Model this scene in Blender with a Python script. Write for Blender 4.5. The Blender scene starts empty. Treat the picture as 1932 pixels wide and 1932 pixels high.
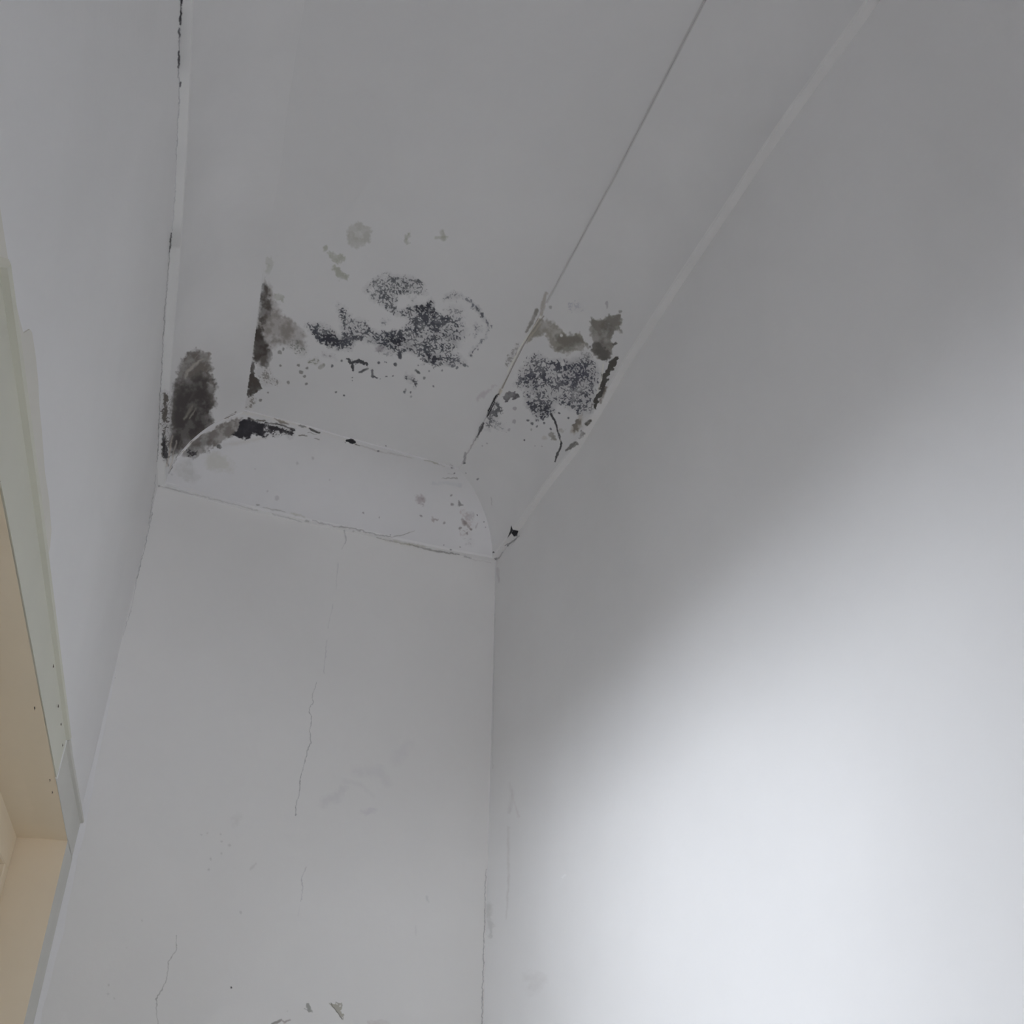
import bpy, math
import numpy as np
from mathutils import Matrix, Vector

C = bpy.context.scene.collection
sc = bpy.context.scene

# ------------------------------------------------------------------ camera
EYE = 1.45                                    # camera height above the floor
FPX, YAW, PITCH, ROLL, CEN = 1878.89, -.3105, .5427, .018, 966.
_cy, _sy, _cp, _sp = math.cos(YAW), math.sin(YAW), math.cos(PITCH), math.sin(PITCH)
_f = np.array([-_sy*_cp, _cy*_cp, _sp]); _r = np.array([_cy, _sy, 0.]); _u = np.cross(_r, _f)
_cr, _sr = math.cos(ROLL), math.sin(ROLL)
R_, U_ = _cr*_r+_sr*_u, -_sr*_r+_cr*_u
cam = bpy.data.objects.new('camera', bpy.data.cameras.new('camera')); C.objects.link(cam)
cam.data.sensor_width = 36.; cam.data.lens = FPX/1932*36.; cam.data.clip_start = .01
cam.matrix_world = Matrix(((R_[0], U_[0], -_f[0], 0), (R_[1], U_[1], -_f[1], 0), (R_[2], U_[2], -_f[2], EYE), (0, 0, 0, 1)))
sc.camera = cam

# ------------------------------------------------------------------ daylight and exposure
EXPO = .30
w = bpy.data.worlds.new('daylight'); sc.world = w; w.use_nodes = True
nt = w.node_tree; nt.nodes.clear()
tc = nt.nodes.new('ShaderNodeTexCoord'); sx = nt.nodes.new('ShaderNodeSeparateXYZ'); cr = nt.nodes.new('ShaderNodeValToRGB')
mr = nt.nodes.new('ShaderNodeMapRange'); mr.inputs['From Min'].default_value = -1; mr.inputs['From Max'].default_value = 1
bg = nt.nodes.new('ShaderNodeBackground'); wo = nt.nodes.new('ShaderNodeOutputWorld')
nt.links.new(tc.outputs['Generated'], sx.inputs[0]); nt.links.new(sx.outputs['Z'], mr.inputs['Value'])
nt.links.new(mr.outputs[0], cr.inputs[0]); nt.links.new(cr.outputs[0], bg.inputs[0])
side = nt.nodes.new('ShaderNodeMapRange'); side.interpolation_type = 'SMOOTHSTEP'    # brighter side of the yard outside the window
for k_, v_ in zip(('From Min', 'From Max', 'To Min', 'To Max'), (-.40, .25, .54*12, 12.)): side.inputs[k_].default_value = v_
nt.links.new(sx.outputs['Y'], side.inputs['Value']); nt.links.new(side.outputs[0], bg.inputs[1])
nt.links.new(bg.outputs[0], wo.inputs[0])
e = cr.color_ramp.elements
SK = [(.0, .8), (.29, 1.3), (.32, 7.6), (.415, 7.6), (.445, 3.6), (.50, 2.0), (.53, .8), (1., .8)]
TINT = (.95, .965, 1.075)
for i, (pos, v) in enumerate(SK):
    el = e[i] if i < 2 else e.new(pos)
    el.position = pos; el.color = (v*TINT[0]/12, v*TINT[1]/12, v*TINT[2]/12, 1)
def portal(loc, rot, sx_, sy_):
    l = bpy.data.lights.new('window_or_added_door_light', 'AREA'); l.shape = 'RECTANGLE'; l.size = sx_; l.size_y = sy_; l.cycles.is_portal = True
    o = bpy.data.objects.new('window_or_added_door_light', l); o.location = loc; o.rotation_euler = rot; C.objects.link(o)
vs = sc.view_settings
sc.display_settings.display_device = 'sRGB'
vs.view_transform = 'Standard'; vs.look = 'None'; vs.gamma = 1; vs.use_curve_mapping = False; vs.exposure = EXPO
sc.cycles.max_bounces = 10; sc.cycles.diffuse_bounces = 9; sc.cycles.transparent_max_bounces = 6; sc.cycles.use_adaptive_sampling = True; sc.cycles.adaptive_threshold = .1; sc.cycles.adaptive_min_samples = 16
sc.cycles.sample_clamp_indirect = 8

# ------------------------------------------------------------------ survey: a traced sight line meets a surface
S = 1.1
XL, XR, H0, ZC = -.1464, .5262, 1.1, .9722     # left wall, right wall, ceiling, foot of the coving (heights above the eye)
YB, KB = 1.6862, .1085                          # far wall: y = YB + KB x
def ray(px, py):
    px = np.asarray(px, float); py = np.asarray(py, float)
    a = (px-CEN)/FPX; b = -(py-CEN)/FPX
    return a[..., None]*R_ + b[..., None]*U_ + _f
def on_z(px, py, z): v = ray(px, py); return v*(z/v[..., 2])[..., None]
def on_x(px, py, x): v = ray(px, py); return v*(x/v[..., 0])[..., None]
def on_back(px, py, o=0.): v = ray(px, py); return v*((YB-o)/(v[..., 1]-KB*v[..., 0]))[..., None]
def to_px(P):
    c = P @ R_, P @ U_, P @ _f
    return CEN+FPX*c[0]/c[2], CEN-FPX*c[1]/c[2]
def path(pts, z, key):
    P = on_z([p[0] for p in pts], [p[1] for p in pts], z)
    o = np.argsort(P[:, key]); P = P[o]
    k, v = P[:, key], P[:, 1-key]
    def f(q):
        q = np.asarray(q, float); r = 0
        for d in (-.04, -.02, 0, .02, .04): r = r+np.interp(np.clip(q+d*.5, k[0], k[-1]), k, v)
        return r/5
    return f
WLB = on_z(298., 916., ZC); WRB = on_z(936., 1059., ZC); CLB = on_z(461., 773., H0); CRB = on_z(866., 884., H0)
wl = path([(341, -120), (341, 0), (340, 39), (337, 168), (332, 298), (324, 442), (319, 520), (303, 740), (296, 864), (298, 916)], ZC, 1)
cl = path([(592, -120), (575, 0), (553, 130), (532, 300), (500, 490), (480, 640), (461, 773)], H0, 1)
cr_ = path([(1395, -120), (1330, 0), (1245, 165), (1160, 330), (1090, 460), (1030, 570), (960, 705), (905, 810), (866, 884)], H0, 1)
wr = path([(1740, -120), (1655, 10), (1482, 247), (1386, 390), (1289, 535), (1193, 682), (1096, 846), (1035, 922), (985, 995), (950, 1040), (936, 1059)], ZC, 1)
yb = path([(298, 916), (400, 945), (480, 967), (560, 984), (640, 1000), (760, 1026), (860, 1046), (936, 1059)], ZC, 0)
yc = path([(461, 773), (560, 797), (660, 826), (760, 853), (866, 884)], H0, 0)

# ------------------------------------------------------------------ materials
def lin(c): return tuple(((v/255.+.055)/1.055)**2.4 if v > 10 else v/255./12.92 for v in c)
def mat(name, base, rough=.6, mottle=.03, scale=3., bump=.15, bscale=60., spec=.3):
    m = bpy.data.materials.new(name); m.use_nodes = True; t = m.node_tree; b = t.nodes['Principled BSDF']
    b.inputs['Roughness'].default_value = rough; b.inputs['Specular IOR Level'].default_value = spec
    g = t.nodes.new('ShaderNodeNewGeometry'); n = t.nodes.new('ShaderNodeTexNoise'); n.inputs['Scale'].default_value = scale; n.inputs['Detail'].default_value = 5
    t.links.new(g.outputs['Position'], n.inputs['Vector'])
    r = t.nodes.new('ShaderNodeValToRGB'); r.color_ramp.elements[0].position = .3; r.color_ramp.elements[1].position = .7
    r.color_ramp.elements[0].color = tuple(v*(1-mottle) for v in base)+(1,)
    r.color_ramp.elements[1].color = tuple(min(1, v*(1+mottle)) for v in base)+(1,)
    t.links.new(n.outputs['Fac'], r.inputs[0]); t.links.new(r.outputs[0], b.inputs['Base Color'])
    n2 = t.nodes.new('ShaderNodeTexNoise'); n2.inputs['Scale'].default_value = bscale; n2.inputs['Detail'].default_value = 3
    n3 = t.nodes.new('ShaderNodeTexNoise'); n3.inputs['Scale'].default_value = bscale/10; n3.inputs['Detail'].default_value = 2
    ad = t.nodes.new('ShaderNodeMath'); ad.operation = 'MULTIPLY_ADD'; ad.inputs[1].default_value = 3.
    t.links.new(g.outputs['Position'], n2.inputs['Vector']); t.links.new(g.outputs['Position'], n3.inputs['Vector'])
    t.links.new(n3.outputs['Fac'], ad.inputs[0]); t.links.new(n2.outputs['Fac'], ad.inputs[2])
    bp = t.nodes.new('ShaderNodeBump'); bp.inputs['Strength'].default_value = bump; bp.inputs['Distance'].default_value = .002
    t.links.new(ad.outputs[0], bp.inputs['Height']); t.links.new(bp.outputs[0], b.inputs['Normal'])
    return m
PAINT = (.886, .88, .873)
M_wall = mat('white_emulsion_wall', PAINT, .7)
M_wall2 = mat('off_white_emulsion_far_wall', (.885, .875, .85), .7, .035, 2.2)
M_ceil = mat('white_emulsion_ceiling', PAINT, .75)
M_cove = mat('white_emulsion_coving', (.886, .88, .873), .65, .03, 6.)
M_lip = mat('painted_light_white', (.945, .94, .925), .6, .02, 12.)  # paler white puts caught light into the coving lip and board joint
M_cream = mat('cream_gloss_paint', (.84, .73, .555), .4, .02, 8., .06)
M_olive = mat('sage_grey_paint', (.74, .735, .63), .45, .03, 8., .08)
M_edge = mat('old_cream_emulsion', (.80, .78, .71), .6, .03, 10.)
M_side = mat('grey_board_paint', (.68, .67, .62), .5, .03, 8., .08)
M_floor = mat('grey_beige_vinyl', (.80, .77, .72), .5, .06, 5.)
def grown(src, name):
    # the same paint with the growth attribute laid over it
    m = src.copy(); m.name = name; t = m.node_tree; b = t.nodes['Principled BSDF']; b.inputs['Specular IOR Level'].default_value = .2
    a = t.nodes.new('ShaderNodeAttribute'); a.attribute_name = 'growth'; mx = t.nodes.new('ShaderNodeMixRGB')
    l = b.inputs['Base Color'].links[0]; base = l.from_socket; t.links.remove(l)
    t.links.new(a.outputs['Alpha'], mx.inputs[0]); t.links.new(base, mx.inputs[1]); t.links.new(a.outputs['Color'], mx.inputs[2]); t.links.new(mx.outputs[0], b.inputs['Base Color'])
    return m
GROWN = {'ceil': grown(M_ceil, 'mouldy_ceiling_paint'), 'left': grown(M_cove, 'mouldy_coving_paint'), 'wl': grown(M_wall, 'marked_wall_paint'), 'wb': grown(M_wall2, 'marked_far_wall_paint')}
GROWN['right'] = GROWN['back'] = GROWN['left']; GROWN['wr'] = GROWN['wl']
def glass_mat():
    m = bpy.data.materials.new('window_glass'); m.use_nodes = True; t = m.node_tree; t.nodes.clear()
    g = t.nodes.new('ShaderNodeBsdfGlossy'); g.inputs['Roughness'].default_value = .02; tr = t.nodes.new('ShaderNodeBsdfTransparent'); tr.inputs[0].default_value = (.96, .98, .97, 1)
    fr = t.nodes.new('ShaderNodeFresnel'); fr.inputs[0].default_value = 1.45; mx = t.nodes.new('ShaderNodeMixShader'); o = t.nodes.new('ShaderNodeOutputMaterial')
    t.links.new(fr.outputs[0], mx.inputs[0]); t.links.new(tr.outputs[0], mx.inputs[1]); t.links.new(g.outputs[0], mx.inputs[2]); t.links.new(mx.outputs[0], o.inputs[0])
    return m
M_glass = glass_mat()

# ------------------------------------------------------------------ mesh helpers
LIFT = np.array([0, 0, EYE])
def link(name, me, m, parent=None, label=None, kind=None, cat=None):
    if m: me.materials.append(m)
    o = bpy.data.objects.new(name, me); C.objects.link(o)
    if parent: o.parent = parent
    if label: o['label'] = label
    if kind: o['kind'] = kind
    if cat: o['category'] = cat
    return o
def mesh(name, V, F, smooth=False):
    me = bpy.data.meshes.new(name); me.from_pydata([tuple(v) for v in np.asarray(V)+LIFT], [], [tuple(int(i) for i in f) for f in F]); me.update()
    if smooth: me.polygons.foreach_set('use_smooth', np.ones(len(me.polygons), bool))
    return me
class MB:
    def __init__(s): s.V = []; s.F = []
    def grid(s, P, flip=False):
        n, m = P.shape[:2]; b = len(s.V); s.V += [tuple(v) for v in P.reshape(-1, 3)]
        for i in range(n-1):
            for j in range(m-1):
                q = (b+i*m+j, b+(i+1)*m+j, b+(i+1)*m+j+1, b+i*m+j+1); s.F.append(q[::-1] if flip else q)
    def box(s, x0, x1, y0, y1, z0, z1, bev=0.):
        b = len(s.V); e = bev
        if e <= 0:
            s.V += [(x, y, z) for x in (x0, x1) for y in (y0, y1) for z in (z0, z1)]
            for f in ((0, 1, 3, 2), (4, 6, 7, 5), (0, 4, 5, 1), (2, 3, 7, 6), (0, 2, 6, 4), (1, 5, 7, 3)): s.F.append(tuple(b+i for i in f))
            return
        # chamfered box: three faces per corner
        idx = {}
        for i, x in enumerate((x0, x1)):
            for j, y in enumerate((y0, y1)):
                for k, z in enumerate((z0, z1)):
                    dx, dy, dz = e*(1-2*i), e*(1-2*j), e*(1-2*k)
                    for a, v in enumerate(((x, y+dy, z+dz), (x+dx, y, z+dz), (x+dx, y+dy, z))):
                        idx[i, j, k, a] = len(s.V); s.V.append(v)
        I = lambda i, j, k, a: idx[i, j, k, a]
        for i in (0, 1):
            s.F += [(I(i, 0, 0, 0), I(i, 1, 0, 0), I(i, 1, 1, 0), I(i, 0, 1, 0)), (I(0, i, 0, 1), I(1, i, 0, 1), I(1, i, 1, 1), I(0, i, 1, 1)), (I(0, 0, i, 2), I(1, 0, i, 2), I(1, 1, i, 2), I(0, 1, i, 2))]
            for j in (0, 1):
                s.F += [(I(i, j, 0, 0), I(i, j, 0, 1), I(i, j, 1, 1), I(i, j, 1, 0)), (I(i, 0, j, 0), I(i, 0, j, 2), I(i, 1, j, 2), I(i, 1, j, 0)), (I(0, i, j, 1), I(0, i, j, 2), I(1, i, j, 2), I(1, i, j, 1))]
                for k in (0, 1): s.F.append((I(i, j, k, 0), I(i, j, k, 1), I(i, j, k, 2)))
    def build(s, name, m, parent=None, smooth=False, **kw):
        me = mesh(name, s.V, s.F, smooth)
        import bmesh
        bm = bmesh.new(); bm.from_mesh(me); bmesh.ops.recalc_face_normals(bm, faces=bm.faces); bm.to_mesh(me); bm.free()
        return link(name, me, m, parent, **kw)

# ------------------------------------------------------------------ room shell
YF = -2.6                                     # wall behind the camera
ZF = -EYE
def fade(z): t = np.clip((z-.45)/(ZC-.45), 0, 1); return t*t*(3-2*t)
def wall_l(y, z): return XL+(wl(np.clip(y, .45, WLB[1]))-XL)*fade(z)
def wall_r(y, z): return XR+(wr(np.clip(y, .25, WRB[1]))-XR)*fade(z)
def wall_b(x, z): return YB+KB*x+(yb(np.clip(x, WLB[0], WRB[0]))-YB-KB*x)*fade(z)
OY0, OY1, OZ0, OZT = .50, 1.53, -.62, .338     # window opening
ys = np.concatenate([np.linspace(YF, .3, 6), np.linspace(.4, 1.70, 60)])
zs = np.concatenate([np.linspace(ZF, OZ0, 3), [OZT], np.linspace(.40, 1.13, 24)])
def curtain(fn, q, zz, key):
    Q, Z = np.meshgrid(q, zz, indexing='ij'); W = fn(Q, Z)
    return np.stack([W, Q, Z], -1) if key == 'y' else np.stack([Q, W, Z], -1)
b = MB()
b.grid(curtain(wall_l, np.concatenate([np.linspace(YF, .3, 6), np.linspace(.4, 1.705, 100)]), np.concatenate([[OZT], np.linspace(.36, 1.13, 26)]), 'y'))
b.grid(curtain(wall_l, np.array([YF, OY0]), np.array([ZF, OZT]), 'y'))
b.grid(curtain(wall_l, np.array([OY1, 1.705]), np.linspace(ZF, OZT, 8), 'y'))
b.grid(curtain(wall_l, np.array([OY0, OY1]), np.array([ZF, OZ0]), 'y'))
XO = XL-.24                                    # outer face
P = lambda *a: np.array(a, float).reshape(2, 2, 3)
for y0, y1, z0, z1 in ((YF, 1.9, OZT, 1.2), (YF, OY0, ZF, OZT), (OY1, 1.9, ZF, OZT), (OY0, OY1, ZF, OZ0)):
    b.grid(P((XO, y0, z0), (XO, y1, z0), (XO, y0, z1), (XO, y1, z1)))
# the reveals of the opening beyond the window frame
b.grid(P((XL-.06, OY0, OZT), (XL-.06, OY1, OZT), (XO, OY0, OZT), (XO, OY1, OZT)))
b.grid(P((XL, OY0, OZ0), (XL, OY1, OZ0), (XO, OY0, OZ0), (XO, OY1, OZ0)))
b.grid(P((XL, OY0, OZ0), (XL, OY0, OZT), (XO, OY0, OZ0), (XO, OY0, OZT)))
b.grid(P((XL-.06, OY1, OZ0), (XL-.06, OY1, OZT), (XO, OY1, OZ0), (XO, OY1, OZT)))
W_left = b.build('wall_left', M_wall, smooth=False, kind='structure', label='white painted left wall above the cream window head')
W_left.data.polygons.foreach_set('use_smooth', np.ones(len(W_left.data.polygons), bool)); W_left.data.set_sharp_from_angle(angle=.6)
b = MB(); b.grid(curtain(wall_r, np.concatenate([np.linspace(YF, .1, 5), np.linspace(.2, 1.78, 110)]), np.concatenate([np.linspace(ZF, .3, 6), np.linspace(.36, 1.13, 28)]), 'y'))
W_right = b.build('wall_right', M_wall, smooth=True, kind='structure', label='white painted right wall with daylight falling across its lower half')
b = MB(); b.grid(curtain(wall_b, np.linspace(-.16, .54, 36), np.concatenate([np.linspace(ZF, .3, 6), np.linspace(.36, 1.13, 28)]), 'x'))
W_back = b.build('wall_back', M_wall2, smooth=True, kind='structure', label='narrow white painted far wall with hairline cracks and chipped paint')
DX0, DX1, DZ = XL+.02, XR-.03, .55             # unseen doorway added behind the viewer to light the far wall
b = MB()
for x0, x1, z0, z1 in ((XL-.05, XR+.05, DZ, 1.13), (XL-.05, DX0, ZF, DZ), (DX1, XR+.05, ZF, DZ)): b.box(x0, x1, YF-.08, YF, z0, z1)
b.build('wall_front', M_wall, kind='structure', label='white wall behind the viewer with a doorway added to light the far wall')
b = MB(); b.grid(P((-.4, YF-.05, ZF), (.6, YF-.05, ZF), (-.4, 1.85, ZF), (.6, 1.85, ZF))); b.build('floor', M_floor, kind='structure', label='plain grey beige floor below the view')
b = MB(); b.box(-.42, .62, YF-.05, 1.9, H0, H0+.12)
CEIL = b.build('ceiling', M_ceil, kind='structure', label='flat white ceiling spotted with black mould near the far end')

# ------------------------------------------------------------------ coving
TH = np.linspace(0, math.pi/2, 22)
PROF = [[(0, 0), (.10, -.004)], [(.10, -.004), (.104, .035)], [(.104+.896*(1-math.cos(a)), .035+.945*math.sin(a)) for a in TH], [(1, .98), (1, 1)]]
FLAT = np.array([p for seg in PROF for p in seg])
_len = np.concatenate([[0], np.cumsum(np.hypot(*np.diff(FLAT, axis=0).T))]); _len /= _len[-1]
def prof(t): return np.interp(t, _len, FLAT[:, 0]), np.interp(t, _len, FLAT[:, 1])
def lerp(a, b_, t): return a+(b_-a)*t
def cov_side(s, u, v, side, y0=YF):
    W, K, fw, fc = (WLB, CLB, wl, cl) if side == 'left' else (WRB, CRB, wr, cr_)
    ye = lerp(W[1], K[1], u); y = y0+(ye-y0)*s
    x = lerp(fw(y), fc(y), u); xe = lerp(fw(ye), fc(ye), u)
    k = np.clip((y-ye+.12)/.12, 0, 1)**2
    return np.stack(np.broadcast_arrays(x+(lerp(W[0], K[0], u)-xe)*k, y, ZC+v*(H0-ZC)), -1)
def cov_back(s, u, v):
    xa, xb = lerp(WLB[0], CLB[0], u), lerp(WRB[0], CRB[0], u); x = lerp(xa, xb, s)
    y = lerp(yb(x), yc(x), u)
    ea = lerp(WLB[1], CLB[1], u)-lerp(yb(xa), yc(xa), u); eb = lerp(WRB[1], CRB[1], u)-lerp(yb(xb), yc(xb), u)
    y = y+ea*np.clip(1-s/.2, 0, 1)**2+eb*np.clip((s-.8)/.2, 0, 1)**2
    return np.stack(np.broadcast_arrays(x, y, ZC+v*(H0-ZC)), -1)
def coving(name, fn, ss, label):
    b = MB()
    for seg in PROF:
        u = np.array([p[0] for p in seg])[None, :]; v = np.array([p[1] for p in seg])[None, :]
        b.grid(fn(ss[:, None], u, v))
    b2 = b.build(name, M_cove, smooth=True, kind='structure', label=label)
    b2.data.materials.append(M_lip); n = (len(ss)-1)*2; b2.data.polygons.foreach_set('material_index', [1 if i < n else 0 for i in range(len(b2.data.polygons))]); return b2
ssl = np.concatenate([np.linspace(0, .62, 5), np.linspace(.64, 1, 130)])
T_left = coving('trim_1', lambda s, u, v: cov_side(s, u, v, 'left'), ssl, 'white concave coving along the left wall, blackened at its far end')
T_right = coving('trim_2', lambda s, u, v: cov_side(s, u, v, 'right'), ssl, 'white concave coving along the right wall with grainy black mould')
T_back = coving('trim_3', cov_back, np.linspace(0, 1, 60), 'short white concave coving across the far wall, mitred at both ends')

# ------------------------------------------------------------------ how the growth looks: traced marks with grain
# ---------- value noise ----------
def _h(ix, iy, seed):
    a = (ix.astype(np.int64) * 374761393 + iy.astype(np.int64) * 668265263 + seed * 1442695041) & 0xffffffff
    a = ((a ^ (a >> 13)) * 1274126177) & 0xffffffff
    return ((a ^ (a >> 16)) & 0xffff) / 65535.0
def vnoise(x, y, seed=0):
    x0 = np.floor(x); y0 = np.floor(y); fx = x - x0; fy = y - y0
    fx = fx*fx*(3-2*fx); fy = fy*fy*(3-2*fy)
    a = _h(x0, y0, seed); b = _h(x0+1, y0, seed); c = _h(x0, y0+1, seed); d = _h(x0+1, y0+1, seed)
    return (a*(1-fx)+b*fx)*(1-fy)+(c*(1-fx)+d*fx)*fy
def fbm(x, y, wl, seed=0, oct=3, gain=.5):
    s = 0; t = 0; g = 1.
    for i in range(oct):
        c, sn = np.cos(.7*i+.4), np.sin(.7*i+.4)
        s = s + g*vnoise((x*c-y*sn)/wl, (x*sn+y*c)/wl, seed+i*17); t += g; g *= gain; wl *= .5
    return s/t
def sstep(a, b, x):
    t = np.clip((x-a)/(b-a), 0, 1); return t*t*(3-2*t)
# pixel frames in which the marks were traced: name -> x0, y0, scale
FR = {'P': (0, 0, 1.), 'A': (280, 380, 3.864), 'B': (700, 400, 3.5127), 'C': (280, 740, 4.83), 'D': (640, 740, 4.83),
      'E': (200, 0, 3.864), 'F': (0, 300, 2.147), 'G': (450, 980, 3.22), 'H': (200, 1532, 4.83), 'I': (500, 1532, 3.864),
      'J': (850, 980, 2.03), 'K': (0, 1200, 2.64)}
BLK = (30, 29, 31); SOOT = (50, 46, 43); GRAN = (48, 49, 54); BRN = (86, 81, 76); GRN = (108, 109, 99); GRY = (104, 102, 100)
LIT = (158, 156, 150); PNT = (143, 142, 141); PINK = (112, 104, 102)
# (frame, kind, colour, alpha, feather, shape, texture, amount)
#   kind 's' stroke: [(x, y, r), ...]   'p' polygon: [(x, y), ...]
#   texture: 'f' flat, 'm' smear, 'g' granular
M = []
SF = ''
def s(fr, pts, col, a=.8, fe=2., tx='m', am=.5): M.append((fr, 's', col, a, fe, pts, tx, am, SF))
def p(fr, pts, col, a=.8, fe=3., tx='m', am=.5): M.append((fr, 'p', col, a, fe, pts, tx, am, SF))
def dots(fr, pts, col, a=.6, fe=1.2):
    for q in pts: M.append((fr, 's', col, a, fe, [q], 'm', .25, SF))
SF = 'ceil'
# ceiling, soft growth along the left joint
p('A',[(855,560),(905,640),(950,780),(1000,860),(1090,900),(1150,980),(1130,1060),(1060,1060),(960,1040),(900,1070),(880,1210),(800,1190),(755,1160),(770,1010),(805,830),(835,650)],BRN,.60,9,'m',.6)
s('A',[(845,620,28),(850,690,36),(855,790,52),(835,850,38)],SOOT,.75,5)
s('A',[(800,930,30),(790,1000,45),(820,1070,62),(790,1130,36)],SOOT,.95,5,'m',.25)
s('A',[(870,1120,40),(850,1180,36)],SOOT,.55,4)
s('A',[(900,870,60),(1020,930,70)],(96,92,88),.4,6)
s('A',[(940,690,22),(965,710,26)],GRN,.5,3)
s('A',[(1060,1040,50),(1120,1090,40)],(80,80,76),.6,3,'g',.75)
s('A',[(760,1180,16),(755,1290,26),(775,1340,44),(735,1395,22)],SOOT,.9,2,'m',.3)
s('A',[(745,1450,34),(725,1500,24)],BRN,.75,3,'g',.9)
s('A',[(820,1240,40),(870,1290,50),(925,1315,26)],(92,89,85),.7,3,'g',.72)
s('A',[(885,440,38),(875,500,26)],GRN,.35,4)
dots('A',[(962,1195,10),(1018,1318,14),(870,1395,9),(1150,1330,10),(815,1450,12),(1095,1195,12),(1115,1245,14),(1140,1275,13),(1155,1215,9),(960,1100,14),(985,1075,10)],(88,86,84),.7)
# greenish rings and spots above
s('A',[(1530,180,30),(1590,210,30),(1598,280,28),(1530,310,30),(1475,280,28),(1470,210,28),(1530,180,30)],(112,111,104),.42,4,'m',.4)
s('A',[(1530,255,45)],(120,119,113),.3,4)
s('A',[(1290,345,22)],GRN,.5,3); s('A',[(1330,395,26),(1410,425,26)],GRN,.6,3); s('A',[(1370,490,26),(1400,540,30),(1445,560,18)],GRN,.55,3)
s('A',[(1895,235,12),(1882,295,20)],GRN,.6,3); s('B',[(470,130,14),(480,175,16)],GRN,.4,3); s('B',[(430,170,10),(505,165,6)],GRN,.3,2)
# ceiling, granular growth
p('A',[(1150,905),(1235,880),(1340,925),(1400,990),(1510,1000),(1480,1100),(1300,1070),(1215,1000)],GRAN,.9,3,'g',.95)
s('A',[(1270,970,20),(1330,1000,50),(1380,1020,30)],(40,40,44),.9,4,'g',1.25)
p('A',[(1370,745),(1440,790),(1490,850),(1570,860),(1630,930),(1720,950),(1800,970),(1770,1080),(1650,1040),(1500,1010),(1400,1000),(1395,880)],GRAN,.85,3,'g',.80)
s('A',[(1400,1010,34),(1540,990,30)],(60,60,64),.55,4,'g',.95)
s('A',[(1690,1070,28)],(112,108,110),.6,3)
s('A',[(1710,880,24),(1760,870,18)],(88,88,92),.8,3,'g',.85)
p('P',[(686,545),(700,525),(738,516),(778,521),(802,538),(803,558),(775,568),(763,556),(748,560),(752,582),(740,592),(722,580),(700,566)],(58,59,62),.82,2.5,'g',.80)
s('P',[(702,548,7)],PNT,.8,3,'f')
p('P',[(740,580),(756,584),(766,574),(800,572),(812,566),(828,588),(858,598),(872,632),(868,655),(856,664),(846,690),(818,692),(792,672),(770,662),(744,668),(718,655),(697,640),(720,622),(752,622),(772,604),(742,592)],GRAN,.88,3,'g',.84)
s('P',[(764,562,7),(780,560,8),(796,562,5)],PNT,.9,3,'f')
s('P',[(788,582,6),(806,580,10),(816,590,6)],(42,42,46),.9,4,'g',1.2)
s('P',[(806,592,7),(816,612,8),(826,632,6)],(56,56,60),.7,4,'g',.98)
s('P',[(736,642,6),(748,648,8),(764,642,5),(776,654,7)],(38,38,42),.9,3,'g',1.2)
s('P',[(812,672,8),(824,676,6),(804,682,6)],(44,44,48),.85,3,'g',1.)
s('P',[(850,634,9),(856,642,6)],(50,50,56),.8,3,'g',1.)
s('P',[(735,605,8),(755,606,6)],PNT,.75,4,'f'); s('P',[(733,621,7)],PNT,.8,3,'f')
s('P',[(838,566,6),(852,560,8),(866,562,5)],(78,78,82),.8,3,'g',.8)
p('P',[(836,580),(872,575),(884,620),(872,660),(868,620)],(80,80,84),.7,6,'g',.52)
s('P',[(872,560,3),(890,572,4),(904,588,5),(918,602,4),(923,622,3),(914,640,4),(900,652,3),(888,668,4)],(76,77,82),.8,2,'g',.80)
s('P',[(902,586,5),(908,594,4)],(58,58,62),.8,2,'g',1.); s('P',[(896,612,5),(904,620,6),(895,632,3)],(92,92,96),.8,3,'g',.75)
s('P',[(845,688,5),(862,678,9),(874,686,5)],(70,70,74),.8,2,'g',.85)
s('P',[(716,660,5),(740,672,4)],(90,90,92),.5,3,'g',.7)
s('A',[(1460,1150,12),(1480,1180,20),(1540,1160,16),(1590,1180,12),(1595,1200,8)],(46,46,48),.9,1.5,'m',.25)
s('A',[(1485,1200,12),(1490,1230,9)],(46,46,48),.9,1.5); s('A',[(1540,1245,8),(1600,1222,9)],(60,60,62),.85,1.5)
s('A',[(1635,1225,6),(1632,1270,12),(1670,1285,5)],(60,60,62),.85,1.3)
s('A',[(1280,1120,22),(1370,1140,14)],(98,96,98),.55,3,'g',.8)
s('A',[(1180,1170,18),(1230,1160,20),(1210,1185,14)],(88,88,78),.7,2,'g',.95); s('A',[(1250,1210,14),(1275,1190,14)],(98,97,90),.7,2)
dots('A',[(1410,1158,8),(1338,1198,11),(1365,1388,8),(1425,1412,8),(1485,1288,6),(1490,1310,5),(1675,1178,9),(1720,1172,5),(1800,1185,13),(1740,1273,5),(1780,1273,5),(1690,1290,4),(1835,1118,16),(1832,1135,8),(1865,1385,8),(1910,1390,8)],(66,66,68),.8)
s('B',[(190,930,10),(195,960,14)],(58,58,62),.85,1.5)
s('B',[(230,1085,16),(270,1110,26),(300,1130,16),(290,1160,8)],(52,52,56),.9,1.5,'g',1.0)
s('B',[(300,1050,10),(320,1070,6)],(60,60,62),.8,1.5); s('B',[(350,1100,9)],(60,60,62),.7,1.5)
s('B',[(230,1170,7),(225,1195,6)],(90,90,92),.7,1.5); s('B',[(265,1220,8)],(100,100,102),.6,2)
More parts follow.
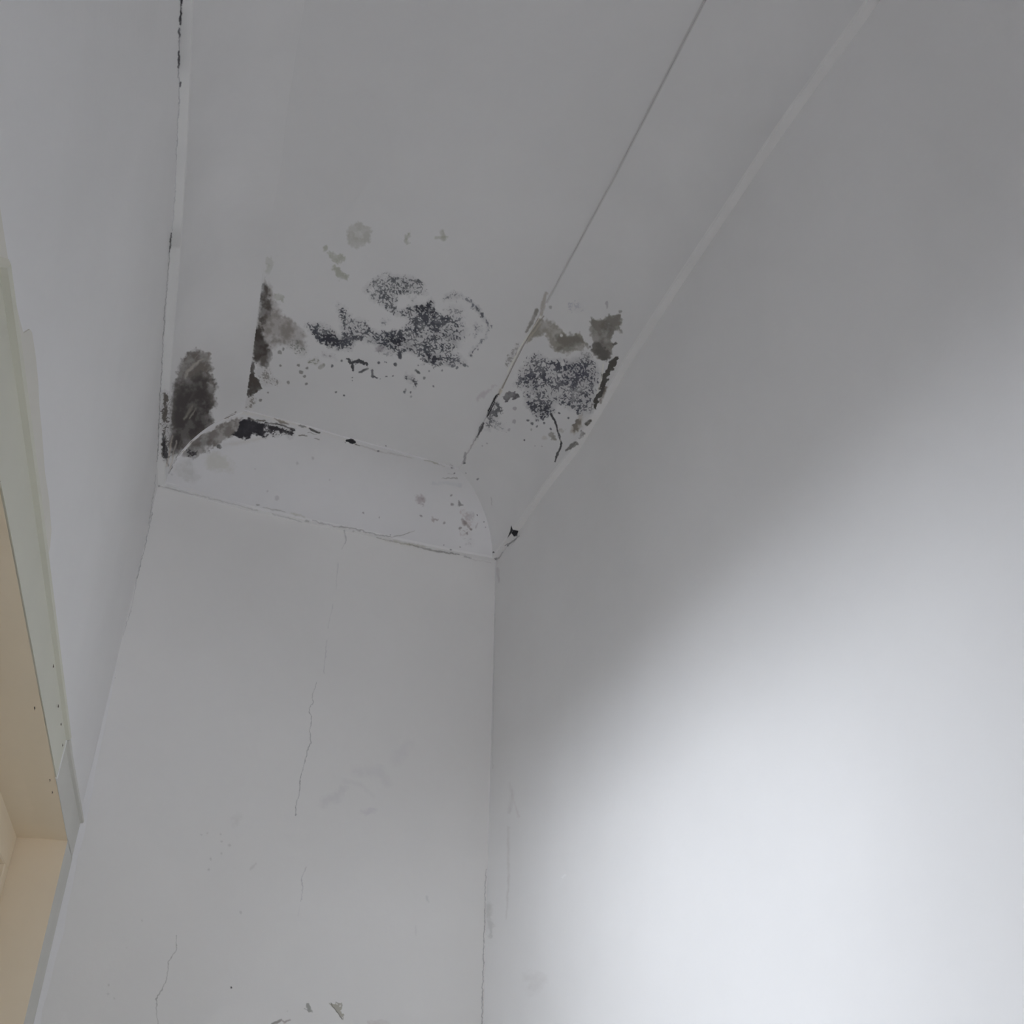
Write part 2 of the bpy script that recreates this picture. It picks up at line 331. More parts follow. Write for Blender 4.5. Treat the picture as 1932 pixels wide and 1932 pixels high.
dots('B',[(100,1000,5),(155,1005,9),(312,1015,5),(470,1050,8),(415,1155,8),(620,1015,12),(540,1020,12),(570,1030,8),(50,1000,10),(10,1050,10),(15,1095,9),(40,1098,6),(100,1088,5),(140,1088,5),(385,1055,6),(662,950,8),(710,912,5)],(70,70,74),.7)
SF = 'left'
# left coving: soot fan and the strip on its lip
p('A',[(215,1240),(245,1140),(300,1085),(370,1080),(455,1105),(430,1165),(475,1215),(450,1250),(480,1290),(515,1335),(480,1385),(495,1470),(440,1540),(495,1620),(400,1690),(300,1770),(200,1855),(160,1860),(148,1750),(160,1500),(185,1330)],(72,68,64),.86,6,'m',.42)
p('A',[(200,1330),(290,1300),(380,1250),(440,1280),(450,1400),(470,1480),(430,1560),(470,1620),(400,1680),(300,1750),(200,1830),(160,1820),(165,1540),(180,1400)],(44,41,40),.88,14,'m',.45)
s('A',[(395,1150,7),(340,1190,12),(285,1240,14),(270,1290,10)],(128,125,120),.7,2.5,'m',.5)
s('A',[(320,1490,12),(290,1540,14),(260,1590,9)],(112,110,100),.7,3,'m',.6)
s('A',[(345,1510,6),(300,1580,8)],(120,118,108),.6,2,'m',.5)
s('A',[(430,1320,6),(470,1345,8)],PNT,.5,2)
s('A',[(190,1140,8),(180,1400,8),(160,1600,7)],PNT,.35,2,'f')
p('A',[(98,1385),(125,1375),(150,1420),(155,1560),(150,1700),(150,1880),(120,1890),(98,1850),(84,1700),(90,1560)],(62,58,54),.82,2,'g',.98)
s('A',[(118,1400,10),(125,1500,12),(115,1600,10)],(64,60,56),.8,2); s('A',[(105,1700,8),(120,1800,18),(125,1860,16)],BLK,.9,2,'m',.3)
s('A',[(130,1880,6),(145,1930,5)],(70,68,66),.7,1.5)
SF = ''
SF = 'left'
s('A',[(300,1120,6),(262,1180,7),(240,1250,5)],(110,107,102),.5,2.5,'m',.6); s('A',[(372,1100,5),(340,1150,6)],(112,109,104),.45,2.5,'m',.6)
s('A',[(440,1140,5),(405,1200,6)],(108,105,100),.5,2.5,'m',.5); s('A',[(450,1215,5),(420,1240,5)],(108,105,100),.5,2.,'m',.5)
s('A',[(445,1110,12),(425,1150,14)],(96,90,84),.5,3); s('A',[(470,1300,9),(485,1295,6)],(52,50,48),.8,2); s('A',[(500,1325,9),(480,1350,9)],(60,58,56),.8,2)
s('A',[(300,1660,5),(250,1720,6),(220,1790,5)],(96,92,88),.4,3,'m',.6); s('A',[(330,1400,8),(300,1450,7)],(80,76,72),.4,4,'m',.6)
SF = ''
# left mitre
s('C',[(165,680,5),(195,520,8),(220,400,10)],(128,122,114),.7,2,'m',.3)
s('C',[(200,700,6),(225,560,8),(262,440,8)],(134,130,124),.7,2,'m',.3)
s('C',[(190,740,6),(250,600,6),(300,540,6)],(70,68,66),.75,1.5)
# back coving
SF = 'back'
p('C',[(300,560),(380,470),(480,400),(600,330),(760,240),(860,235),(840,300),(800,400),(690,450),(560,500),(460,590),(390,605),(340,585)],(80,76,72),.78,4,'m',.5)
s('C',[(360,540,26),(400,580,34),(430,560,14)],BLK,.95,2,'g',1.1); s('C',[(430,500,34),(560,450,30)],(70,67,64),.6,5)
s('C',[(640,490,22),(655,500,14)],(52,50,48),.9,2); s('C',[(500,555,10),(550,545,14)],(74,72,70),.7,2,'g',.9)
p('C',[(770,400),(830,270),(900,245),(990,275),(1070,290),(1060,350),(1050,390),(960,385),(880,435),(820,425)],(34,33,36),.97,2.5,'m',.12)
p('C',[(1030,280),(1130,285),(1230,300),(1340,345),(1310,400),(1180,390),(1050,400)],(36,34,36),.95,2,'g',1.02)
s('C',[(1100,320,14),(1200,345,18),(1300,370,12)],(36,34,36),.9,2,'m',.3)
s('C',[(910,240,7),(970,258,8),(1060,262,6)],(60,56,50),.85,1.3); s('C',[(1060,280,6),(1200,290,8),(1330,340,7)],(48,45,42),.85,1.3,'m',.5)
s('C',[(1150,240,5),(1215,270,14),(1280,290,5)],(78,72,66),.7,2)
s('C',[(985,165,7),(1030,175,8),(1085,178,4)],(58,56,54),.85,1.2)
s('C',[(870,150,26),(930,120,18)],(104,102,104),.4,3,'g',.9)
s('C',[(1375,300,6),(1405,312,10),(1435,316,6)],(50,48,46),.9,1.3); s('C',[(1465,330,8),(1500,350,12),(1558,366,8)],(52,50,48),.9,1.3,'m',.3)
s('C',[(1370,393,6),(1445,402,5)],(66,62,56),.8,1.3); s('C',[(1510,420,4),(1555,428,4)],(80,76,72),.7,1.3); s('C',[(1450,370,3),(1530,385,3)],(90,86,82),.6,1)
s('C',[(860,190,14),(1000,210,16),(1200,250,16),(1450,320,14)],(143,140,133),.3,5,'m',.4)
s('C',[(1600,370,14),(1800,430,18),(1900,470,12)],(143,140,136),.2,5)
SF = ''
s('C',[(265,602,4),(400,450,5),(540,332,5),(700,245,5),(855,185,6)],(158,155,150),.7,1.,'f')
s('C',[(700,238,7),(740,215,9),(800,180,6)],(84,80,78),.75,1.5)
s('C',[(1060,410,14),(900,450,18),(700,480,20)],(122,118,110),.18,6)
s('C',[(600,620,90),(720,680,60)],(128,127,118),.3,8); s('C',[(330,700,90),(420,780,60)],(120,120,116),.3,9)
dots('C',[(215,750,10),(975,700,8),(1080,900,12),(1170,965,24),(1650,805,9),(1500,605,14),(1355,645,12)],(118,116,116),.4,2)
s('D',[(70,440,10),(110,440,22),(130,455,18)],(22,22,24),.97,1.2,'m',.1); s('D',[(150,475,6),(185,490,3)],(60,58,56),.8,1.2); s('D',[(60,460,5),(50,450,4)],(70,68,66),.7,1.2)
# joint between back coving and ceiling
s('D',[(150,480,6),(270,505,7),(360,540,8),(520,570,8),(680,600,5)],(118,115,113),0.36,1.8,'m',.5)
s('D',[(780,620,6),(840,632,9),(895,650,7)],(104,103,92),0.47,1.8); s('D',[(895,655,5),(960,675,4)],(112,110,106),0.36,1.5)
s('D',[(1000,660,24),(1040,680,14)],(108,106,108),0.29,3,'g',.8); dots('D',[(1022,682,8),(1052,738,8),(358,538,9),(1262,795,9),(430,490,7),(1160,735,6)],(78,76,78),.7)
s('D',[(940,783,5),(1010,785,6),(1075,780,9)],(102,100,98),0.43,1.3); s('D',[(990,745,4),(1050,752,3)],(112,110,110),0.29,1.3)
# spots on the right end of the back coving
s('D',[(750,980,46)],(104,98,100),.5,5,'g',.95); s('D',[(745,975,40)],(112,106,106),.5,5); s('D',[(865,1160,28),(905,1160,8)],(96,88,86),.65,2.5)
dots('D',[(745,1128,12),(960,1192,14),(1035,1020,14),(1020,940,11),(1105,1240,12),(1160,1290,12),(1205,1250,14),(220,1100,8),(365,1140,7)],(94,90,90),.6,1.6)
s('D',[(1095,990,6),(1100,1025,16),(1130,1030,6)],(88,86,86),.7,1.6); s('D',[(1140,1195,24)],(92,84,82),.6,3); s('D',[(1180,1130,34)],(112,108,108),.45,4); s('D',[(1130,1100,40),(1200,1200,40)],(122,114,112),.3,6,'g',.85)
s('D',[(1190,1370,44)],(112,110,110),.45,5,'g',.85); s('D',[(1150,1290,40),(1240,1300,10)],(118,112,110),.3,5,'g',.8)
s('D',[(1120,1160,14),(1205,1255,10)],(92,84,82),.4,2); s('D',[(1245,1230,8),(1260,1200,6)],(112,106,106),.4,2)
dots('D',[(1255,1122,8),(1405,1460,8)],(56,54,58),.9,.9); dots('D',[(1320,1185,9),(1335,1230,5),(1425,1520,13),(1100,1415,8),(1015,1437,8),(465,1298,6),(950,1395,6)],(88,86,88),.6)
s('D',[(1380,960,4),(1395,1030,4)],(118,116,116),.5,1.5)
s('D',[(1100,850,20),(1000,830,14),(850,830,10)],(124,126,128),.3,4)
# hole and crack at the right coving end
p('D',[(1568,1212),(1582,1252),(1632,1262),(1622,1312),(1592,1314),(1570,1284),(1532,1330),(1558,1266)],(28,28,30),1.,.7,'f')
s('D',[(1640,1312,6),(1590,1355,6),(1530,1400,5)],(84,84,86),.8,1.2); s('D',[(1600,1340,2),(1510,1400,3)],(70,70,72),.7,1)
s('D',[(1490,1460,5),(1455,1515,6),(1420,1525,6)],(100,98,98),.6,1.3); s('D',[(1640,1290,4),(1570,1400,3)],(104,106,112),.5,1.3)
# joint between back coving and wall
s('C',[(165,862,4),(260,895,5),(430,935,5),(600,975,4),(780,1020,4),(1000,1080,5)],(124,123,121),0.43,1.2,'m',.4)
s('C',[(175,845,5),(400,890,8),(560,940,6),(760,1000,8),(900,1050,6)],(147,146,144),0.29,2,'f')
s('C',[(280,920,3),(500,970,4),(760,1040,4),(970,1100,4)],(149,149,147),0.29,1.5,'f')
s('C',[(985,1025,8),(1010,1028,8)],(96,95,92),0.50,1.5); s('C',[(1040,1045,5),(1130,1065,7),(1240,1092,6)],(108,107,102),0.47,1.6,'m',.4)
s('C',[(1130,1110,4),(1230,1135,4),(1340,1165,4),(1400,1185,4)],(112,111,108),0.43,1.3); s('C',[(1300,1100,9),(1420,1135,10)],(118,117,104),0.36,2)
s('C',[(1440,1170,12),(1460,1175,8)],(96,95,90),0.50,1.5); s('C',[(1500,1170,4),(1600,1200,5),(1740,1225,5),(1930,1262,5)],(110,108,106),0.43,1.4)
s('D',[(0,1220,4),(200,1258,5),(330,1295,4),(480,1320,4),(540,1312,5),(580,1298,6),(650,1278,3),(690,1265,2)],(92,90,86),0.50,1.2,'m',.3)
s('D',[(130,1270,7)],(106,104,102),0.43,1.3); s('D',[(340,1330,5),(450,1350,6),(540,1370,7),(640,1385,8)],(108,106,100),0.43,1.6,'m',.5)
s('D',[(500,1350,8),(640,1390,10),(780,1410,8)],(122,120,106),0.40,3)
s('D',[(640,1390,5),(760,1420,7),(860,1448,10),(960,1462,10),(1090,1482,5)],(94,92,90),0.54,1.6,'m',.3); s('D',[(1140,1500,6),(1200,1510,7)],(104,102,102),0.47,1.5); s('D',[(1200,1520,3),(1380,1555,3)],(122,120,118),0.36,1.5)
# right coving
SF = 'right'
p('B',[(1100,715),(1180,715),(1250,765),(1300,820),(1390,795),(1425,870),(1400,915),(1300,940),(1230,935),(1190,870),(1160,810),(1080,825),(1035,875),(1015,880),(1060,780)],(98,95,88),.74,4,'m',.5)
s('B',[(1240,840,28),(1320,860,54),(1390,855,30),(1270,910,26)],(80,77,72),.75,6,'m',.45)
s('B',[(1262,818,11)],(150,150,150),.85,1.5,'f')
p('B',[(1452,688),(1480,698),(1515,712),(1570,672),(1600,690),(1650,680),(1668,740),(1660,800),(1612,790),(1588,850),(1620,880),(1590,975),(1520,985),(1460,925),(1470,860),(1450,790)],(84,81,76),.84,3.5,'m',.45)
s('B',[(1500,900,40),(1550,950,36)],(64,62,60),.85,4,'m',.3); s('B',[(1560,760,40)],(72,70,66),.5,6,'m',.5)
s('B',[(1625,800,16),(1625,845,18)],PNT,.9,1.5,'f'); s('B',[(1610,880,10),(1625,870,10)],(60,58,56),.8,1.5)
s('B',[(1430,880,14),(1440,900,8)],(96,94,90),.7,2)
s('B',[(1563,600,12),(1563,640,5)],(112,110,112),.5,2); dots('B',[(1655,660,12),(1040,635,14),(895,845,14),(1190,632,12),(1015,1512,8),(740,1300,10),(1062,1440,8),(730,1352,6)],(100,99,97),.6,1.6)
dots('B',[(1016,1512,7)],(60,58,60),.9,.9); s('B',[(1330,630,30),(1390,640,30)],(122,122,126),.5,5,'g',.8)
s('B',[(1630,970,14),(1600,1010,24),(1565,1080,20),(1545,1150,18),(1510,1230,20),(1482,1290,9)],(52,50,47),.97,1.5,'m',.12)
s('B',[(1560,1160,8),(1520,1260,8)],(84,78,72),.7,2)
s('B',[(1540,1010,6),(1530,1100,5),(1500,1200,5)],(150,148,143),.6,1.5,'f')
p('B',[(1035,975),(1080,940),(1140,930),(1180,975),(1300,975),(1420,950),(1500,1000),(1535,1080),(1490,1180),(1450,1320),(1410,1360),(1310,1300),(1235,1270),(1205,1345),(1110,1385),(1050,1335),(1018,1260),(1000,1190),(955,1140),(990,1050)],(54,54,60),.92,2.5,'g',.84)
s('B',[(1080,1290,40),(1130,1310,40),(1180,1300,22)],(46,46,50),.8,3,'g',1.05); s('B',[(1080,1110,26),(1090,1200,30)],(46,46,52),.7,4,'g',.98)
s('B',[(1330,1030,50),(1420,1080,50),(1300,1120,40)],(52,52,60),.7,5,'g',.95)
s('B',[(1145,1010,16)],PNT,.9,1.5,'f'); s('B',[(1270,1005,18)],PNT,.9,1.5,'f'); s('B',[(1250,1080,16)],PNT,.8,2,'f'); s('B',[(1070,1230,20)],PNT,.7,2,'f'); s('B',[(1080,1000,12)],PNT,.7,2,'f'); s('B',[(1390,1170,34),(1350,1230,28)],PNT,.55,5,'g',.9)
s('B',[(1300,1160,8),(1350,1200,6),(1250,1200,8)],PNT,.6,3,'f')
dots('B',[(1245,1335,8),(1310,1365,7),(1370,1335,12),(1340,1290,14),(1385,1300,10),(1070,1400,8),(1100,1420,7),(1150,1400,8),(1140,1375,8),(1190,1440,8),(1040,1380,8)],(62,62,66),.8)
s('B',[(1190,1340,8),(1215,1380,7),(1235,1440,5),(1250,1490,6),(1262,1530,6),(1245,1580,8),(1232,1620,8),(1222,1655,5)],(44,43,44),.92,1.3,'m',.15)
s('B',[(1200,1480,22),(1225,1510,14)],(88,85,78),.8,2.5); s('B',[(1265,1450,20)],(112,110,104),.5,3); s('B',[(1150,1500,16)],(120,116,110),.5,3)
s('B',[(1370,1385,14),(1350,1420,18),(1345,1450,12)],(62,58,54),.85,2,'m',.3); s('B',[(1450,1385,10),(1430,1405,14)],(56,54,50),.9,1.5)
s('B',[(1400,1350,18),(1340,1450,24)],(112,106,98),.5,4); s('B',[(1400,1470,18),(1390,1490,10)],(84,82,80),.75,2)
s('B',[(1360,1535,12),(1330,1550,16),(1290,1582,5)],(74,72,70),.88,1.5,'m',.2); s('B',[(1480,1210,6),(1450,1330,5)],(70,68,66),.6,1.5,'g',1.)
s('B',[(1255,1510,4),(1245,1560,3)],(160,158,150),.7,1,'f')
s('B',[(1430,960,40),(1400,935,24)],(96,95,94),.5,3,'g',.9)
SF = ''
# joint between right coving and ceiling
s('P',[(1330,0,3.6),(1246,165,3.2),(1160,333,2.6),(1090,462,2.4),(1032,570,2.4)],(112,111,109),.33,2.2,'f')  # grey stroke paints the shadow of the thin groove here
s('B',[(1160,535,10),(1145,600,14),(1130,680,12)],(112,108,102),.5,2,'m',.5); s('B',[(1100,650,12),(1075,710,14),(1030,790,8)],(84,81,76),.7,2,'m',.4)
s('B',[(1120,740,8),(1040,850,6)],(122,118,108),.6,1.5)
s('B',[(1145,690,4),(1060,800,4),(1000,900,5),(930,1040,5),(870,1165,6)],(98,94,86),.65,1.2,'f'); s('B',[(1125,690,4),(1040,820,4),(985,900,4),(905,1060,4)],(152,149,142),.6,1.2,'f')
s('B',[(965,890,16),(930,950,20),(900,1010,14)],(100,98,96),.6,3,'g',1.)
p('B',[(895,1185),(930,1180),(985,1225),(930,1240),(895,1262),(880,1220)],(66,64,66),.85,1.5,'m',.4)
s('B',[(860,1180,12),(850,1210,8)],(128,123,112),.6,2)
s('B',[(845,1205,6),(820,1240,9),(790,1310,14),(772,1355,6)],(38,37,38),.95,1.2,'m',.1)
s('B',[(830,1270,26),(850,1310,22),(800,1360,24),(770,1440,10)],(64,64,66),.8,2,'g',1.02); s('B',[(820,1390,40),(880,1440,16)],(96,96,98),.6,3,'g',.8)
s('B',[(745,1400,8),(732,1425,14),(715,1465,7),(700,1490,5)],(56,55,56),.85,1.3,'m',.3); s('B',[(705,1495,12),(680,1510,6)],(88,86,86),.7,1.5,'g',1.)
s('B',[(690,1510,3),(660,1570,4),(640,1600,3)],(104,102,102),.6,1.3); s('B',[(625,1600,10),(615,1665,8)],(96,95,97),.6,1.8,'m',.4); s('B',[(620,1662,7)],(70,70,72),.8,1.)
dots('B',[(915,1445,10),(950,1300,14),(950,1390,14),(738,1550,6),(770,1532,5),(1090,1552,5),(1132,1555,5),(708,1770,8),(535,1690,10)],(108,106,108),.55)
s('B',[(720,1240,20),(830,1150,8)],(130,126,128),.5,4)
# joint between left coving and wall
s('E',[(550,0,9),(548,60,6)],(32,31,34),.92,1.2); s('E',[(545,70,6),(540,150,11),(540,180,5)],(32,31,34),.93,1.2,'m',.2); s('E',[(533,205,6),(533,240,9),(534,275,4)],(56,55,58),.85,1.5)
s('E',[(534,275,3),(530,360,4)],(92,91,94),.7,1.2); s('E',[(530,370,5),(530,430,9),(527,490,7)],(40,39,42),.92,1.3,'m',.2); s('E',[(527,500,4),(524,560,3)],(88,87,90),.7,1.2)
s('E',[(538,600,7),(538,630,7)],(58,57,60),.85,1.4); s('E',[(532,560,3),(530,800,3),(520,960,3),(512,1180,3)],(104,103,105),.6,1.,'m',.5); s('E',[(510,1180,2),(500,1450,2),(480,1680,2)],(118,117,119),.5,1.)
s('E',[(474,1700,5),(466,1790,7),(462,1830,4)],(52,52,52),.9,1.1); s('A',[(164,230,3),(160,300,6),(154,365,3)],(44,44,46),.9,1.)
s('A',[(152,370,3),(146,460,2.5),(138,560,2.5),(118,840,3),(100,1140,3),(86,1400,3),(76,1640,3),(66,1900,2.5)],(82,82,82),.78,1.,'m',.4)
s('C',[(66,750,3),(62,850,3),(30,1020,2.5),(5,1200,2.5)],(96,96,96),.6,1.); dots('C',[(95,852,8)],(96,95,95),.6)
s('F',[(618,1430,1.5),(590,1560,1.5),(555,1700,2)],(98,98,98),.65,.9,'m',.3); s('F',[(555,1700,1.5),(530,1830,1.2),(500,1930,1.2)],(112,112,112),.5,.9,'m',.7)
s('K',[(572,210,3)],(104,104,104),.5,1.5); s('K',[(500,440,2),(470,600,2),(440,700,2)],(138,138,138),.5,1.5)
# back wall
s('G',[(640,70,3),(650,95,4),(650,140,3),(628,180,1.5)],(110,110,110),.5,1.3,'m',.3)
s('P',[(637,1062,.8),(634,1112,.8)],(122,122,122),.45,1.2); s('P',[(629,1140,.8),(618,1185,.9)],(124,123,124),.4,1.3); s('P',[(617,1207,.8),(611,1270,.8)],(126,125,126),.5,1.2)
s('G',[(476,990,1.4),(466,1022,2),(450,1055,2),(446,1085,1.6),(454,1110,2),(434,1140,1.6),(429,1170,2),(440,1200,2),(444,1225,2),(436,1250,2.2),(432,1280,1.6),(437,1320,2),(440,1360,2.4),(424,1390,1.8),(412,1445,2.4),(398,1490,1.6),(380,1545,2.2),(374,1600,2.6),(370,1650,2),(350,1725,1.8),(348,1800,2.4)],(84,84,84),.72,.8,'m',.35)
s('H',[(1826,500,2),(1780,600,3),(1790,680,3),(1780,810,3)],(118,117,119),.55,1.,'m',.5); s('H',[(1770,850,1.5),(1745,950,1.5)],(140,139,141),.4,1.)
s('H',[(641,1125,2),(640,1240,3),(610,1310,3),(568,1362,3.5),(560,1480,3.5),(545,1550,4),(490,1650,4.5),(458,1710,4.5),(462,1830,3),(468,1932,3)],(116,115,111),.7,.9,'m',.2)
dots('H',[(1142,1598,9)],(54,54,52),.9,1.); dots('H',[(1125,305,12),(1052,272,10),(1042,203,9),(1052,382,9),(955,425,14),(935,522,12),(920,188,9),(870,210,8),(1732,25,9),(20,1580,10),(20,1655,9),(75,1700,8),(330,988,7),(190,1240,5),(1652,1820,7),(1230,915,14)],(124,123,120),.3,2.)
s('H',[(1160,60,26),(1220,40,30),(1160,110,30)],(136,135,132),0.17,8,'m',.6); s('H',[(1320,520,14),(1370,470,10)],(142,141,138),.4,3)
s('H',[(1830,1765,20),(1850,1790,26),(1880,1815,8)],(112,112,108),.85,2.5,'m',.35); s('H',[(1800,1790,3),(1850,1815,3)],(92,92,88),.6,1.)
p('I',[(476,1384),(520,1392),(545,1405),(556,1388),(562,1420),(566,1505),(540,1480),(505,1430)],(124,122,114),.95,.9,'m',.25)
s('I',[(478,1388,3),(510,1440,5),(560,1508,4)],(88,86,80),.85,1.); s('I',[(520,1385,4),(540,1402,3),(556,1395,5)],(104,102,96),.7,1.)
s('H',[(1520,1932,14),(1560,1912,12),(1600,1890,6)],(100,99,96),.7,1.8,'m',.4); s('H',[(1620,1920,10),(1680,1890,6)],(128,122,120),.5,2)
s('I',[(80,1530,8),(120,1518,5),(150,1530,6),(185,1520,4)],(118,112,110),.6,1.5,'m',.5); s('I',[(780,1540,30),(880,1540,26)],(148,144,142),.5,4,'m',.6)
s('G',[(520,1720,30),(600,1690,34),(640,1640,20)],(136,134,136),0.18,11,'m',.3); s('G',[(700,1530,24),(860,1540,40),(900,1590,30)],(139,137,139),0.16,12,'m',.4); s('G',[(960,1450,40),(1040,1370,30)],(140,138,140),0.15,13,'m',.4); s('G',[(640,1590,12),(740,1610,10),(820,1680,10)],(138,136,137),0.15,8); s('G',[(770,1780,20),(820,1770,14)],(146,144,145),.4,4)
s('G',[(280,1400,30),(330,1430,20)],(142,141,143),.0,6); s('I',[(1180,620,8),(1190,655,8)],(142,142,140),.5,2.5); s('I',[(1095,830,6),(1100,900,6)],(150,149,148),.35,2.5)
# corner between back and right wall
s('P',[(935,1062,1),(933,1200,.8),(929,1450,.8)],(128,128,128),.4,1.5); s('P',[(917,1640,.6),(914,1745,.8),(911,1840,.9),(909,1932,1.)],(104,104,104),.65,1.,'m',.2)
# scuffs low on the right wall
s('J',[(225,1010,6),(238,1050,8),(225,1120,8)],(132,129,129),.25,5,'m',.5); s('J',[(222,1180,5),(222,1400,5),(212,1530,2)],(134,131,129),.28,3,'m',.3); s('J',[(240,1060,3),(262,1140,5)],(140,136,136),.35,3)
s('J',[(150,1480,14),(150,1600,6)],(140,140,138),.4,4); s('J',[(300,1750,22),(350,1770,26),(300,1810,20)],(138,134,131),.10,12,'m',.7); s('J',[(430,1370,4),(440,1360,4)],(164,162,164),.5,2)
s('J',[(180,190,6),(185,240,4)],(116,112,114),.3,3)
# specks on the painted frame edge
dots('K',[(265,150,5),(290,350,5),(304,440,5),(172,360,6),(248,718,7),(260,780,6),(312,545,5)],(92,84,74),.75,1.1)
def shade(X, Y, surf=''):
    """colour (0-255) and cover of the marks at traced positions X, Y"""
    X = np.asarray(X, float); Y = np.asarray(Y, float)
    n1 = fbm(X, Y, 14, 3) - .5; n2 = fbm(X, Y, 14, 7) - .5
    n3 = fbm(X, Y, 4.5, 11, 2) - .5; n4 = fbm(X, Y, 4.5, 13, 2) - .5
    DX = X + n1*10 + n3*8; DY = Y + n2*10 + n4*8
    EX = X + n1*2.5 + n3*3.; EY = Y + n2*2.5 + n4*3.
    WX = X+(vnoise(X/4.7, Y/4.7, 51)-.5)*3.4; WY = Y+(vnoise(X/4.7, Y/4.7, 52)-.5)*3.4
    q = lambda wl, sd, a: vnoise((WX*np.cos(a)-WY*np.sin(a))/wl, (WX*np.sin(a)+WY*np.cos(a))/wl, sd)
    r = lambda wl, sd, a: 1-np.abs(q(wl, sd, a)-.5)*2
    g = r(4.4, 21, .5)*.30+r(3.2, 24, 1.1)*.28+q(2.2, 22, .3)*.24+q(7., 25, .9)*.18
    gm = fbm(X, Y, 18, 31, 3)
    sm = fbm(X, Y, 16, 41, 4, .6)
    C = np.zeros(X.shape+(3,)); A = np.zeros(X.shape)
    for fr, kd, col, al, fe, pts, tx, am, sf in M:
        if sf and surf and sf != surf: continue
        x0, y0, sc = FR[fr]
        P = np.array([q[:2] for q in pts], float)/sc + (x0, y0)
        R = np.array([q[2] if len(q) > 2 else 0 for q in pts], float)/sc
        pad = R.max() + 12 + fe
        lo = P.min(0)-pad; hi = P.max(0)+pad
        m = (X > lo[0]) & (X < hi[0]) & (Y > lo[1]) & (Y < hi[1])
        if not m.any(): continue
        small = kd == 's' and R.max() < 5
        x = (X if tx == 'f' else EX if small else DX)[m]; y = (Y if tx == 'f' else EY if small else DY)[m]
        if kd == 's':
            d = np.full(x.shape, 1e9)
            if len(P) == 1: d = np.hypot(x-P[0, 0], y-P[0, 1]) - R[0]
            for i in range(len(P)-1):
                a = P[i]; b = P[i+1]-a; L = max(b @ b, 1e-9)
                t = np.clip(((x-a[0])*b[0]+(y-a[1])*b[1])/L, 0, 1)
                d = np.minimum(d, np.hypot(x-a[0]-t*b[0], y-a[1]-t*b[1])-(R[i]+t*(R[i+1]-R[i])))
        else:
            d = np.full(x.shape, 1e9); ins = np.zeros(x.shape, bool)
            for i in range(len(P)):
                a = P[i]; c = P[(i+1) % len(P)]; b = c-a; L = max(b @ b, 1e-9)
                t = np.clip(((x-a[0])*b[0]+(y-a[1])*b[1])/L, 0, 1)
                d = np.minimum(d, np.hypot(x-a[0]-t*b[0], y-a[1]-t*b[1]))
                cr = ((a[1] > y) != (c[1] > y)) & (x < (c[0]-a[0])*(y-a[1])/((c[1]-a[1]) or 1e-9)+a[0])
                ins ^= cr
            d = np.where(ins, -d, d)
        k = 1-sstep(-fe, fe*.6, d)
        if tx == 'm': v = k*(1-am+am*sstep(.3, .62, sm[m]))
        elif tx == 'g':
            f = min(9, max(2.5, R.max()*.9)) if kd == 's' else 9
            kk = 1-sstep(-f, f*.75, d)
            cov = (am-.34)*kk + (gm[m]-.5)*.9*np.minimum(1, kk*2) - .45*(1-kk)
            v = sstep(-.085, .075, g[m]-.60+(cov-.46)*.36)
            v = np.maximum(v*sstep(0, .15, kk), kk*.20*am)
            v = v*(.70+.30*sstep(.35, .65, sm[m]))
        else: v = k
        v = v*al
        if col is PNT:                        # bare paint left inside the growth
            A[m] = A[m]*(1-v); C[m] = C[m]*(1-v)[..., None]; continue
        for j in range(3): C[..., j][m] = C[..., j][m]*(1-v)+col[j]*v
        A[m] = A[m]*(1-v)+v
    rgb = (C+np.array(PNT, float)*.003)/(A+.003)[..., None]
    return rgb, A

# ------------------------------------------------------------------ growth and cracks laid on the surfaces as thin films
def film(parts, surf, P, N, keep, parent):
    """P (n,m,3) surface points, N normals; parts: list of (name, label, test(X,Y)); faces with no cover are left out"""
    X, Y = to_px(P); rgb, A = shade(X, Y, surf); A = (1-(1-np.clip(A, 0, 1))**1.8)*keep
    L = np.empty(rgb.shape)
    q = np.clip(rgb, 0, 255)/255.; L = np.where(q > .04, ((q+.055)/1.055)**2.4, q/12.92)
    ref = np.interp(Y, [1000, 1850], [142, 160]) if surf == 'wb' else np.interp(Y, [1400, 1850], [142, 165]) if surf == 'wr' else np.full(Y.shape, 142.)
    L = np.clip(L/(((ref/255+.055)/1.055)**2.4)[..., None]*.88, 0, .97)
    n, m = A.shape; idx = np.arange(n*m).reshape(n, m)
    quad = np.stack([idx[:-1, :-1], idx[1:, :-1], idx[1:, 1:], idx[:-1, 1:]], -1).reshape(-1, 4)
    Af = A.reshape(-1); cov = Af[quad].max(1); quad = quad[cov > .035]
    if not len(quad): return
    Pv = (P+N*.00015+LIFT).reshape(-1, 3); Lf = L.reshape(-1, 3); Xf = X.reshape(-1)[quad].mean(1); Yf = Y.reshape(-1)[quad].mean(1)
    left = np.ones(len(quad), bool)
    for name, label, test in parts:
        sel = left & test(Xf, Yf); left &= ~sel
        if sel.sum() < 3: continue
        qd = quad[sel]; used, inv = np.unique(qd, return_inverse=True); inv = inv.reshape(-1)
        me = bpy.data.meshes.new(name); me.vertices.add(len(used)); me.vertices.foreach_set('co', Pv[used].astype(np.float32).reshape(-1))
        me.loops.add(len(inv)); me.loops.foreach_set('vertex_index', inv.astype(np.int32))
        me.polygons.add(len(qd)); me.polygons.foreach_set('loop_start', np.arange(0, len(inv), 4, dtype=np.int32))
        me.update(calc_edges=True)
        at = me.attributes.new('growth', 'FLOAT_COLOR', 'POINT')
        at.data.foreach_set('color', np.concatenate([Lf[used], Af[used][:, None]], 1).astype(np.float32).reshape(-1))
        me.polygons.foreach_set('use_smooth', np.ones(len(qd), bool))
        link(name, me, GROWN[surf], parent, label=label)
